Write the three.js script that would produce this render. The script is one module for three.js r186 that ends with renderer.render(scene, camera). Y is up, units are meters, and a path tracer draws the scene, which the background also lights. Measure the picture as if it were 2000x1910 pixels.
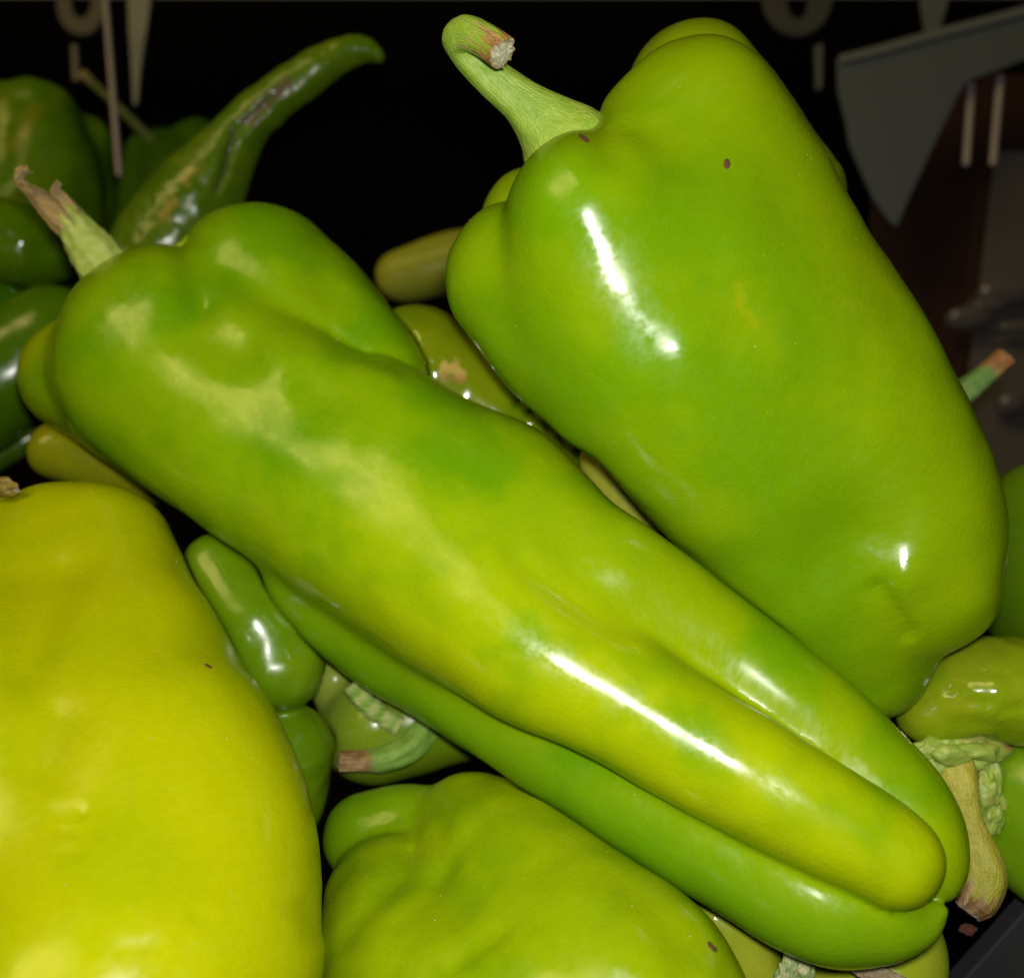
import * as THREE from 'three';
import { ImprovedNoise } from 'three/addons/math/ImprovedNoise.js';
import { RoundedBoxGeometry } from 'three/addons/geometries/RoundedBoxGeometry.js';
import { mergeGeometries } from 'three/addons/utils/BufferGeometryUtils.js';
import { RectAreaLightUniformsLib } from 'three/addons/lights/RectAreaLightUniformsLib.js';

// ---------------------------------------------------------------- camera, lamps, exposure
const scene = new THREE.Scene();
scene.background = new THREE.Color(0, 0, 0);
const PITCH = 38 * Math.PI / 180, FOV = 58;
const camera = new THREE.PerspectiveCamera(FOV, 1024 / 977, 0.01, 10);
camera.position.set(0, 0.32, 0);
camera.rotation.set(-PITCH, 0, 0);
camera.updateMatrixWorld(true);
camera.focus = 0.15;
camera.userData.fStop = 12;

const renderer = new THREE.WebGLRenderer({ antialias: true });
renderer.setSize(1024, 977);
renderer.toneMapping = THREE.LinearToneMapping;
renderer.toneMappingExposure = 1.0;
renderer.shadowMap.enabled = true;
RectAreaLightUniformsLib.init();

const camToWorld = (x, y, z) => new THREE.Vector3(x, y, z).applyMatrix4(camera.matrixWorld);
// the phone's flash: a small white lamp beside the lens
const flashAt = camToWorld(0.003, 0.011, 0.004);
const flash = new THREE.PointLight(new THREE.Color(1.0, 0.97, 0.92), 0.104, 0, 2);
flash.position.copy(flashAt);
flash.castShadow = true;
flash.shadow.radius = 0.25;
flash.shadow.camera.near = 0.01; flash.shadow.camera.far = 3;
scene.add(flash);
// the shop's warm ceiling light, above the bin
const panelAt = new THREE.Vector3(-0.5, 1.06, 0.004);
const panelTo = new THREE.Vector3(0, 0.22, -0.16);
const ceil = new THREE.RectAreaLight(new THREE.Color(1.0, 0.74, 0.24), 5.8, 0.34, 0.56);
ceil.position.copy(panelAt); ceil.lookAt(panelTo);
scene.add(ceil);

// ---------------------------------------------------------------- helpers
const TAN2 = 2 * Math.tan(FOV * Math.PI / 360), H0 = 1910, W0 = 2000, SC = 0.728 / TAN2;   // depths below are for a 40 degree lens; SC turns them into this lens's
const pxSize = d => TAN2 * d * SC / H0;                       // metres per photo pixel at a depth
const CM = camera.matrixWorld.elements, CI = camera.matrixWorldInverse.elements;
function at(px, py, d) {                                 // photo pixel + depth along the lens axis -> point
  const s = pxSize(d);
  return camToWorld((px - W0 / 2) * s, (H0 / 2 - py) * s, -d * SC);
}
const prj = [0, 0, 0];
function toPx(x, y, z) {
  const cx = CI[0] * x + CI[4] * y + CI[8] * z + CI[12], cy = CI[1] * x + CI[5] * y + CI[9] * z + CI[13], d = -(CI[2] * x + CI[6] * y + CI[10] * z + CI[14]);
  const s = TAN2 * d / H0;
  prj[0] = W0 / 2 + cx / s; prj[1] = H0 / 2 - cy / s; prj[2] = d;
  return prj;
}
let seed = 7;
const rnd = () => { seed = (seed * 1664525 + 1013904223) >>> 0; return seed / 4294967296; };
const perlin = new ImprovedNoise();
const noise = (x, y, z) => perlin.noise(x, y, z);
const fbm = (x, y, z, o = 3) => { let a = 0, w = 1, f = 1, t = 0; for (let i = 0; i < o; i++) { a += w * noise(x * f + i * 17.3, y * f + 3.1 * i, z * f); t += w; w *= 0.5; f *= 2.03; } return a / t; };
const clamp = (x, a = 0, b = 1) => Math.min(b, Math.max(a, x));
const sstep = (a, b, x) => { const t = clamp((x - a) / (b - a)); return t * t * (3 - 2 * t); };
const mixc = (a, b, t) => [a[0] + (b[0] - a[0]) * t, a[1] + (b[1] - a[1]) * t, a[2] + (b[2] - a[2]) * t];
const names = {};
const numbered = n => { names[n] = (names[n] ?? -1) + 1; return names[n] ? `${n}_${String(names[n]).padStart(3, '0')}` : n; };
const shade = o => { o.castShadow = true; o.receiveShadow = true; return o; };
function thing(name, label, category, pos, group) {
  const g = new THREE.Group(); g.name = numbered(name); g.position.copy(pos);
  g.userData = { label, category }; if (group) g.userData.group = group;
  scene.add(g); g.updateMatrixWorld(true); return g;
}
function part(name, geo, mat, parent, label) {           // geometry given in world space
  const m = shade(new THREE.Mesh(geo, mat)); m.name = name;
  const w = new THREE.Vector3(); let p = parent; while (p) { w.add(p.position); p = p.parent; }
  geo.translate(-w.x, -w.y, -w.z);
  if (label) m.userData.label = label;
  parent.add(m); return m;
}
function solo(name, geo, mat, label, category, kind, group) {
  const m = shade(new THREE.Mesh(geo, mat)); m.name = numbered(name);
  geo.computeBoundingBox(); const b = geo.boundingBox, c = new THREE.Vector3((b.min.x + b.max.x) / 2, b.min.y, (b.min.z + b.max.z) / 2);
  geo.translate(-c.x, -c.y, -c.z); m.position.copy(c);
  m.userData = kind === 'structure' ? { kind, label } : { label, category }; if (group) m.userData.group = group;
  scene.add(m); return m;
}

// ---------------------------------------------------------------- textures
function dataTex(n, fn, srgb) {
  const a = new Uint8Array(n * n * 4);
  for (let y = 0; y < n; y++) for (let x = 0; x < n; x++) { const c = fn(x / n, y / n), i = 4 * (y * n + x); for (let k = 0; k < 3; k++) a[i + k] = clamp(Array.isArray(c) ? c[k] : c) * 255; a[i + 3] = 255; }
  const t = new THREE.DataTexture(a, n, n); t.wrapS = t.wrapT = THREE.RepeatWrapping; t.magFilter = THREE.LinearFilter; t.minFilter = THREE.LinearFilter;
  if (srgb) t.colorSpace = THREE.SRGBColorSpace; t.needsUpdate = true; return t;
}
// tileable noise on a torus-like lattice
function tileNoise(n) { const g = new Float32Array(n * n); for (let i = 0; i < n * n; i++) g[i] = rnd(); return (u, v) => { u = (u - Math.floor(u)) * n; v = (v - Math.floor(v)) * n; const i = Math.floor(u), j = Math.floor(v); let a = u - i, b = v - j; a = a * a * (3 - 2 * a); b = b * b * (3 - 2 * b); const G = (x, y) => g[(y % n) * n + (x % n)]; return (G(i, j) * (1 - a) + G(i + 1, j) * a) * (1 - b) + (G(i, j + 1) * (1 - a) + G(i + 1, j + 1) * a) * b; }; }
const tnF = tileNoise(140), tnM = tileNoise(56), tnC = tileNoise(18), tnS = tileNoise(64);
const skinBump = dataTex(1024, (u, v) => 0.46 * tnF(u, v) + 0.24 * tnM(u, v) + 0.30 * tnC(u, v));
const stemBump = dataTex(512, (u, v) => 0.5 * tnS(u * 0.5 * 2, v * 0.125 * 2) + 0.3 * tnM(u, v) + 0.2 * tnF(u, v));
const roughTex = dataTex(512, (u, v) => { const r = 0.75 + 0.5 * (tnC(u, v) - 0.5) + 0.3 * (tnM(u, v) - 0.5); return [r, r, r]; });
const pores = []; for (let i = 0; i < 520; i++) pores.push([rnd() * 1024, rnd() * 1024, 0.8 + 2.2 * rnd() * rnd(), rnd() < 0.7 ? 1 : -1]);
const poreAt = new Float32Array(1024 * 1024);
for (const [px, py, r, sg] of pores) for (let y = -4; y <= 4; y++) for (let x = -4; x <= 4; x++) poreAt[((Math.floor(py) + y + 1024) % 1024) * 1024 + (Math.floor(px) + x + 1024) % 1024] += sg * Math.max(0, 1 - Math.hypot(x, y) / r);
const skinMap = dataTex(1024, (u, v) => { const g = 0.95 + 0.03 * (tnF(u, v) - 0.5) + 0.03 * (tnM(u, v) - 0.5) + 0.03 * (tnC(u * 2, v) - 0.5), q = poreAt[Math.floor(v * 1024) * 1024 + Math.floor(u * 1024)]; return [g + 0.07 * q, g + 0.05 * q, g + 0.06 * q]; });
const TILE = 0.032;

function skinMat(o = {}) {
  const b = skinBump.clone(); b.needsUpdate = true;
  return new THREE.MeshPhysicalMaterial({ vertexColors: true, color: 0xffffff, roughness: 0.6, ior: 1.45, specularIntensity: 0, map: skinMap, bumpMap: b, bumpScale: o.bump ?? 0.00007, clearcoat: o.coat ?? 0.8, clearcoatRoughness: o.coatRough ?? 0.31, clearcoatRoughnessMap: roughTex });
}
const MAT = {
  leather: skinMat({ coat: 0.6, coatRough: 0.36, bump: 0.00016 }),
  skin: skinMat(), dull: skinMat({ coat: 0.4, coatRough: 0.45 }),
  wet: skinMat({ coat: 1, coatRough: 0.16, bump: 0.00011 }),
  stem: new THREE.MeshStandardMaterial({ vertexColors: true, roughness: 0.5, bumpMap: stemBump, bumpScale: 0.0002 }),
  dry: new THREE.MeshStandardMaterial({ vertexColors: true, roughness: 0.85, bumpMap: stemBump, bumpScale: 0.0004, side: THREE.DoubleSide }),
  calyx: new THREE.MeshPhysicalMaterial({ vertexColors: true, roughness: 0.55, clearcoat: 0.25, clearcoatRoughness: 0.4 }),
  scab: new THREE.MeshStandardMaterial({ color: new THREE.Color(0.085, 0.04, 0.008), roughness: 0.7 }),
  dust: new THREE.MeshStandardMaterial({ color: new THREE.Color(0.5, 0.5, 0.2), roughness: 0.7 }),
};

// ---------------------------------------------------------------- soft bodies from swept lobes
const bodies = [];                                       // finished bodies: later ones are pressed in where they touch
const deep = (x, y, d, dz) => d - (dz + 1e-4 * ((x - 1000) ** 2 + (y - 955) ** 2)) * pxSize(d) / SC;   // the pile lies in a shallow bowl round the lens
function lobe(pts, d, n = 8, rc = 0.6) {                           // control points: [x, y, r, dz, k] in photo pixels
  const P = pts.map(q => { const dd = deep(q[0], q[1], d, q[3] ?? 0), v = at(q[0], q[1], dd), off = Math.hypot(q[0] - 1000, q[1] - 955) * TAN2 / H0; return [v.x, v.y, v.z, q[2] * pxSize(dd) * (1 + off * off) ** (-rc / 2), (q[4] ?? -1)]; });
  const out = [], cr = (a, b, c, e, t) => 0.5 * ((2 * b) + (c - a) * t + (2 * a - 5 * b + 4 * c - e) * t * t + (3 * b - a - 3 * c + e) * t * t * t);
  if (P.length === 1) P.push(P[0].map((v, i) => i === 0 ? v + 1e-5 : v));
  for (let i = 0; i < P.length - 1; i++) for (let j = 0; j < n; j++) {
    const a = P[Math.max(i - 1, 0)], b = P[i], c = P[i + 1], e = P[Math.min(i + 2, P.length - 1)], t = j / n;
    out.push([0, 1, 2, 3].map(q => cr(a[q], b[q], c[q], e[q], t)).concat([b[4] + (c[4] - b[4]) * t]));
  }
  out.push(P[P.length - 1]);
  const n1 = out.length - 1, S = new Float64Array(n1 * 11);
  for (let i = 0; i < n1; i++) { const a = out[i], b = out[i + 1], dx = b[0] - a[0], dy = b[1] - a[1], dz = b[2] - a[2]; S.set([a[0], a[1], a[2], a[3], dx, dy, dz, b[3] - a[3], 1 / Math.max(1e-14, dx * dx + dy * dy + dz * dz), a[4], b[4] - a[4]], i * 11); }
  const G = [];
  for (let i = 0; i < n1; i += n) { const e = Math.min(i + n, n1), a = out[i], b = out[e], cx = (a[0] + b[0]) / 2, cy = (a[1] + b[1]) / 2, cz = (a[2] + b[2]) / 2; let r = 0; for (let k = i; k <= e; k++) r = Math.max(r, Math.hypot(out[k][0] - cx, out[k][1] - cy, out[k][2] - cz) + out[k][3]); G.push([cx, cy, cz, r, i * 11, e * 11]); }
  return { S, G, out };
}
let lastT = 0;
function lobeDist(L, x, y, z, limit = 1e9) {
  let best = limit, bk = 0, first = -1, low = 1e18; const S = L.S, G = L.G;
  for (let k = 0; k < G.length; k++) { const g = G[k], ax = x - g[0], ay = y - g[1], az = z - g[2], q = ax * ax + ay * ay + az * az; if (q < low) { low = q; first = k; } }
  for (let k = -1; k < G.length; k++) {
    if (k === first) continue; const g = G[k < 0 ? first : k];
    const ax = x - g[0], ay = y - g[1], az = z - g[2], lim = best + g[3]; if (lim < 0 || ax * ax + ay * ay + az * az > lim * lim) continue;
    for (let i = g[4]; i < g[5]; i += 11) {
      const px = x - S[i], py = y - S[i + 1], pz = z - S[i + 2], dx = S[i + 4], dy = S[i + 5], dz = S[i + 6]; let t = (px * dx + py * dy + pz * dz) * S[i + 8]; t = t < 0 ? 0 : t > 1 ? 1 : t;
      const ex = px - t * dx, ey = py - t * dy, ez = pz - t * dz, q = Math.sqrt(ex * ex + ey * ey + ez * ez) - S[i + 3] - t * S[i + 7];
      if (q < best) { best = q; bk = S[i + 9] + t * S[i + 10]; }
    }
  }
  lastT = bk; return best;
}
const smin = (a, b, k) => { const h = Math.max(k - Math.abs(a - b), 0) / k; return Math.min(a, b) - h * h * h * k / 6; };
function polyDist(pts, x, y) {                           // distance in photo pixels to a traced line
  let best = 1e9, tt = 0, n = pts.length - 1;
  if (n === 0) return [Math.hypot(x - pts[0][0], y - pts[0][1]), 0.5];
  for (let i = 0; i < n; i++) { const a = pts[i], b = pts[i + 1], dx = b[0] - a[0], dy = b[1] - a[1]; let t = ((x - a[0]) * dx + (y - a[1]) * dy) / (dx * dx + dy * dy); t = clamp(t); const q = Math.hypot(x - a[0] - t * dx, y - a[1] - t * dy); if (q < best) { best = q; tt = (i + t) / n; } }
  return [best, tt];
}
const boxOf = pts => { const b = [1e9, 1e9, -1e9, -1e9]; for (const p of pts) { b[0] = Math.min(b[0], p[0]); b[1] = Math.min(b[1], p[1]); b[2] = Math.max(b[2], p[0]); b[3] = Math.max(b[3], p[1]); } return b; };

function field(o) {                                      // signed distance of one pepper's body
  const s0 = pxSize(o.d), K = (o.k ?? 60) * s0;
  const lobes = o.lobes.map(l => lobe(l.pts, l.d ?? o.d, o.n ?? 10, o.rc));
  const sc = (o.sculpt ?? []).map(q => ({ ...q, box: boxOf(q.pts) }));
  const A = (o.wob ?? 0.5) * 0.001, F = 1 / ((o.wave ?? 15) * 0.001), off = o.off ?? 0;
  let bb = [1e9, 1e9, 1e9, -1e9, -1e9, -1e9];
  for (const L of lobes) for (const q of L.out) for (let k = 0; k < 3; k++) { bb[k] = Math.min(bb[k], q[k] - q[3] - 0.003); bb[k + 3] = Math.max(bb[k + 3], q[k] + q[3] + 0.003); }
  let kMax = K; for (const l of o.lobes) for (const q of l.pts) kMax = Math.max(kMax, (q[4] ?? 0) * s0);
  const raw = (x, y, z) => {
    let f = 1e9;
    for (const L of lobes) { const q = lobeDist(L, x, y, z, f > 1e8 ? 1e9 : f + kMax); f = f > 1e8 ? q : smin(f, q, lastT > 0 ? lastT * s0 : K); }
    if (Math.abs(f) > 0.005) return f;
    if (A) f += A * (noise(x * F + off, y * F, z * F) + 0.5 * noise(x * F * 2.1, y * F * 2.1 + off, z * F * 2.1));
    if (sc.length) {
      const p = toPx(x, y, z), px = p[0], py = p[1];
      if (p[2] < o.d * SC + (o.backAt ?? 40) * s0) for (const q of sc) {
        const w3 = q.w * 2.6; if (px < q.box[0] - w3 || py < q.box[1] - w3 || px > q.box[2] + w3 || py > q.box[3] + w3) continue;
        const [e, t] = polyDist(q.pts, px, py); if (e > w3) continue;
        const fade = q.pts.length > 1 && !q.full ? sstep(0, 0.2, t) * sstep(1, 0.8, t) : 1;
        f += q.h * s0 * fade * (q.sharp ? Math.exp(-e / q.w * 1.4) : Math.exp(-e * e / (q.w * q.w)));
      }
    }
    return f;
  };
  return { raw, bb, lobes, s0 };
}
function surfaceNet(f, bb, h) {                          // dual mesh of f = 0
  const n = [0, 1, 2].map(k => Math.ceil((bb[k + 3] - bb[k]) / h) + 3), o = [0, 1, 2].map(k => bb[k] - h), nx = n[0], ny = n[1], nz = n[2];
  const V = new Float32Array(nx * ny * nz).fill(1), B = 4, C = 16, far = (m, c) => Math.abs(c) > m * h * 0.5 * 1.75 * 1.3 + 0.0007;
  for (let Z = 0; Z < nz; Z += C) for (let Y = 0; Y < ny; Y += C) for (let X = 0; X < nx; X += C) {
    const big = f(o[0] + (X + C / 2) * h, o[1] + (Y + C / 2) * h, o[2] + (Z + C / 2) * h), whole = far(C, big);
    for (let bz = Z; bz < Math.min(Z + C, nz); bz += B) for (let by = Y; by < Math.min(Y + C, ny); by += B) for (let bx = X; bx < Math.min(X + C, nx); bx += B) {
      const c = whole ? big : f(o[0] + (bx + B / 2) * h, o[1] + (by + B / 2) * h, o[2] + (bz + B / 2) * h), skip = whole || far(B, c), ex = Math.min(bx + B, nx), ey = Math.min(by + B, ny), ez = Math.min(bz + B, nz);
      for (let k = bz; k < ez; k++) for (let j = by; j < ey; j++) for (let i = bx; i < ex; i++) V[(k * ny + j) * nx + i] = skip ? Math.sign(c) : f(o[0] + i * h, o[1] + j * h, o[2] + k * h);
    }
  }
  const id = new Int32Array(nx * ny * nz).fill(-1), pos = [], idx = [];
  const I = (i, j, k) => (k * ny + j) * nx + i, E = [[0, 1], [2, 3], [4, 5], [6, 7], [0, 2], [1, 3], [4, 6], [5, 7], [0, 4], [1, 5], [2, 6], [3, 7]];
  for (let k = 0; k < nz - 1; k++) for (let j = 0; j < ny - 1; j++) for (let i = 0; i < nx - 1; i++) {
    const v = [V[I(i, j, k)], V[I(i + 1, j, k)], V[I(i, j + 1, k)], V[I(i + 1, j + 1, k)], V[I(i, j, k + 1)], V[I(i + 1, j, k + 1)], V[I(i, j + 1, k + 1)], V[I(i + 1, j + 1, k + 1)]];
    let m = 0; for (let q = 0; q < 8; q++) if (v[q] < 0) m |= 1 << q; if (m === 0 || m === 255) continue;
    let x = 0, y = 0, z = 0, c = 0;
    for (const [a, b] of E) { if ((v[a] < 0) === (v[b] < 0)) continue; const t = v[a] / (v[a] - v[b]); x += (a & 1) + t * ((b & 1) - (a & 1)); y += ((a >> 1) & 1) + t * (((b >> 1) & 1) - ((a >> 1) & 1)); z += (a >> 2) + t * ((b >> 2) - (a >> 2)); c++; }
    id[I(i, j, k)] = pos.length / 3; pos.push(o[0] + (i + x / c) * h, o[1] + (j + y / c) * h, o[2] + (k + z / c) * h);
  }
  const quad = (a, b, c, d, flip) => { if (a < 0 || b < 0 || c < 0 || d < 0) return; if (flip) idx.push(a, c, b, a, d, c); else idx.push(a, b, c, a, c, d); };
  for (let k = 1; k < nz - 1; k++) for (let j = 1; j < ny - 1; j++) for (let i = 1; i < nx - 1; i++) {
    const a = V[I(i, j, k)] < 0;
    if (a !== V[I(i + 1, j, k)] < 0) quad(id[I(i, j - 1, k - 1)], id[I(i, j, k - 1)], id[I(i, j, k)], id[I(i, j - 1, k)], !a);
    if (a !== V[I(i, j + 1, k)] < 0) quad(id[I(i - 1, j, k - 1)], id[I(i - 1, j, k)], id[I(i, j, k)], id[I(i, j, k - 1)], !a);
    if (a !== V[I(i, j, k + 1)] < 0) quad(id[I(i - 1, j - 1, k)], id[I(i, j - 1, k)], id[I(i, j, k)], id[I(i - 1, j, k)], !a);
  }
  return { pos: new Float32Array(pos), idx };
}
function relax(pos, idx, rounds) {                       // even out the net without shrinking it
  const n = pos.length / 3, sum = new Float32Array(n * 3), cnt = new Float32Array(n);
  for (let r = 0; r < rounds * 2; r++) {
    sum.fill(0); cnt.fill(0);
    for (let i = 0; i < idx.length; i += 3) for (let e = 0; e < 3; e++) { const a = idx[i + e], b = idx[i + (e + 1) % 3]; for (let k = 0; k < 3; k++) { sum[a * 3 + k] += pos[b * 3 + k]; sum[b * 3 + k] += pos[a * 3 + k]; } cnt[a]++; cnt[b]++; }
    const w = r % 2 ? -0.53 : 0.5;
    for (let i = 0; i < n; i++) for (let k = 0; k < 3; k++) pos[i * 3 + k] += w * (sum[i * 3 + k] / cnt[i] - pos[i * 3 + k]);
  }
}
const GAP = 0.0003;
function pressed(own, bb) {                              // the body with its neighbours' room taken away
  const near = bodies.filter(b => !(b.bb[0] > bb[3] || b.bb[3] < bb[0] || b.bb[1] > bb[4] || b.bb[4] < bb[1] || b.bb[2] > bb[5] || b.bb[5] < bb[2]));
  return (x, y, z) => {
    let f = own(x, y, z);
    if (f > 0.0015) return f;
    for (const b of near) { if (x < b.bb[0] || x > b.bb[3] || y < b.bb[1] || y > b.bb[4] || z < b.bb[2] || z > b.bb[5]) continue; f = -smin(-f, b.f(x, y, z) - GAP, 0.0012); }
    return -smin(-f, y - 0.0006, 0.002);
  };
}
const GREEN = [0.13, 0.33, 0.008], LIME = [0.27, 0.43, 0.008], YEL = [0.47, 0.47, 0.004], OLIVE = [0.30, 0.33, 0.03], DARK = [0.06, 0.2, 0.006], PALE = [0.62, 0.55, 0.2];

function pepper(o) {
  const F = field(o), f = pressed(F.raw, F.bb);
  const { pos, idx } = surfaceNet(f, F.bb, (o.cell ?? 0.9) * 0.001);
  relax(pos, idx, 8);
  const n = pos.length / 3, col = new Float32Array(n * 3), uv = new Float32Array(n * 2);
  const L0 = F.lobes[o.axis ?? 0].out, a0 = new THREE.Vector3(...L0[0]), a1 = new THREE.Vector3(...L0[L0.length - 1]), ax = a1.clone().sub(a0).normalize();
  const toCam = camera.position.clone().sub(a0); toCam.addScaledVector(ax, -toCam.dot(ax)).normalize(); const side = new THREE.Vector3().crossVectors(ax, toCam), R = L0[0][3];
  const marks = (o.marks ?? []).map(m => ({ ...m, box: boxOf(m.pts) })), cols = o.lobes.map(l => l.col ?? o.col), tau = 34 * F.s0, base2 = o.col2 ?? o.col, mS = 1 / ((o.mott ?? 16) * 0.001);
  for (let i = 0; i < n; i++) {
    const x = pos[3 * i], y = pos[3 * i + 1], z = pos[3 * i + 2];
    let c = [0, 0, 0], W = 0;
    const ds = F.lobes.map(L => lobeDist(L, x, y, z)), dm = Math.min(...ds);
    ds.forEach((q, j) => { const w = Math.exp(-(q - dm) / tau); W += w; for (let k = 0; k < 3; k++) c[k] += w * cols[j][k]; });
    c = c.map(v => v / W);
    const m = fbm(x * mS + 3, y * mS + (o.off ?? 0), z * mS, 4), fine = fbm(x * 520, y * 520, z * 520, 3);
    c = mixc(c, base2, sstep(-0.15, 0.4, m) * (o.mottAmt ?? 0.6));
    const g = 1 + 0.035 * fine; c = c.map(v => v * g);
    if (marks.length) {
      const p = toPx(x, y, z), px = p[0], py = p[1];
      if (p[2] < o.d * SC + (o.backAt ?? 40) * F.s0) for (const q of marks) {
        const w3 = q.w * 2.2; if (px < q.box[0] - w3 || py < q.box[1] - w3 || px > q.box[2] + w3 || py > q.box[3] + w3) continue;
        let [e] = polyDist(q.pts, px, py); e += q.w * (q.rag ?? 0.5) * (2.4 * fbm(x * 420, y * 420, z * 420, 4));
        c = mixc(c, q.col, (q.a ?? 0.7) * sstep(q.w * 1.15, q.w * (q.soft ?? 0.5), e));
      }
    }
    col.set(c, 3 * i);
    const vx = x - a0.x, vy = y - a0.y, vz = z - a0.z, al = vx * ax.x + vy * ax.y + vz * ax.z, u1 = vx * side.x + vy * side.y + vz * side.z, u2 = vx * toCam.x + vy * toCam.y + vz * toCam.z;
    uv[2 * i] = Math.atan2(u1, u2) * R / TILE; uv[2 * i + 1] = al / TILE;
  }
  const g = new THREE.BufferGeometry();
  g.setAttribute('position', new THREE.BufferAttribute(pos, 3)); g.setAttribute('color', new THREE.BufferAttribute(col, 3)); g.setAttribute('uv', new THREE.BufferAttribute(uv, 2));
  g.setIndex(idx); g.computeVertexNormals();
  bodies.push({ f: F.raw, bb: F.bb });
  let lowest = 1e9, c = new THREE.Vector3(); for (let i = 0; i < n; i++) { lowest = Math.min(lowest, pos[3 * i + 1]); c.x += pos[3 * i] / n; c.z += pos[3 * i + 2] / n; } c.y = lowest;
  const root = thing(o.name, o.label, 'pepper', c, o.group);
  const nor = g.attributes.normal.array.slice(), P = pos.slice();
  part('flesh', g, o.mat ?? MAT.skin, root);
  // small scabs stuck on the skin and loose specks of dust
  for (const b of o.scabs ?? []) {
    const hit = march(f, b[0], b[1], o.d); if (!hit) continue;
    const e = 1e-4, N = new THREE.Vector3(f(hit.x + e, hit.y, hit.z) - f(hit.x - e, hit.y, hit.z), f(hit.x, hit.y + e, hit.z) - f(hit.x, hit.y - e, hit.z), f(hit.x, hit.y, hit.z + e) - f(hit.x, hit.y, hit.z - e)).normalize();
    const sg = new THREE.IcosahedronGeometry(1, 3), sp = sg.attributes.position;
    for (let i = 0; i < sp.count; i++) { const q = 1 + 0.35 * noise(sp.getX(i) * 2 + b[0], sp.getY(i) * 2, sp.getZ(i) * 2); sp.setXYZ(i, sp.getX(i) * q, sp.getY(i) * q, sp.getZ(i) * q); }
    sg.computeVertexNormals();
    const up = new THREE.Vector3(0, 1, 0).applyQuaternion(camera.quaternion), M = new THREE.Matrix4();
    const t = up.clone().applyAxisAngle(toCamDir(hit), (b[4] ?? 0)).addScaledVector(N, 0); t.addScaledVector(N, -t.dot(N)).normalize();
    const bx = new THREE.Vector3().crossVectors(t, N), rx = b[2] * F.s0, ry = b[3] * F.s0;
    M.makeBasis(bx.multiplyScalar(rx), t.clone().multiplyScalar(ry), N.clone().multiplyScalar(0.00022)).setPosition(hit);
    sg.applyMatrix4(M); part('blemish', sg, MAT.scab, root, 'small brown scab on the skin');
  }
  if (o.dust) {
    const G = []; let tries = 0;
    while (G.length < o.dust && tries++ < o.dust * 40) {
      const i = Math.floor(rnd() * n), p = new THREE.Vector3(P[3 * i], P[3 * i + 1], P[3 * i + 2]), N = new THREE.Vector3(nor[3 * i], nor[3 * i + 1], nor[3 * i + 2]);
      if (N.dot(toCamDir(p)) < 0.05) continue;
      const q = new THREE.TetrahedronGeometry((0.00005 + 0.00014 * rnd() * rnd() * rnd()), 1); q.scale(1, 0.6 + rnd() * 1.2, 1); q.rotateX(rnd() * 6); q.rotateZ(rnd() * 6); q.translate(p.x, p.y, p.z); G.push(q);
    }
    const dm = part('dust', mergeGeometries(G), MAT.dust, root); dm.userData.kind = 'stuff';
  }
  root.userData0 = { f, s0: F.s0 };
  return { root, f, s0: F.s0, d: o.d };
}
const toCamDir = p => camera.position.clone().sub(p).normalize();
function march(f, px, py, d) { const a = at(px, py, 0.06), dir = a.clone().sub(camera.position).normalize(), p = a.clone(); for (let i = 0; i < 400; i++) { const v = f(p.x, p.y, p.z); if (v < 2e-5) return p; p.addScaledVector(dir, Math.max(v * 0.6, 2e-5)); if (p.distanceTo(camera.position) > 0.8) return null; } return p; }

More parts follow.
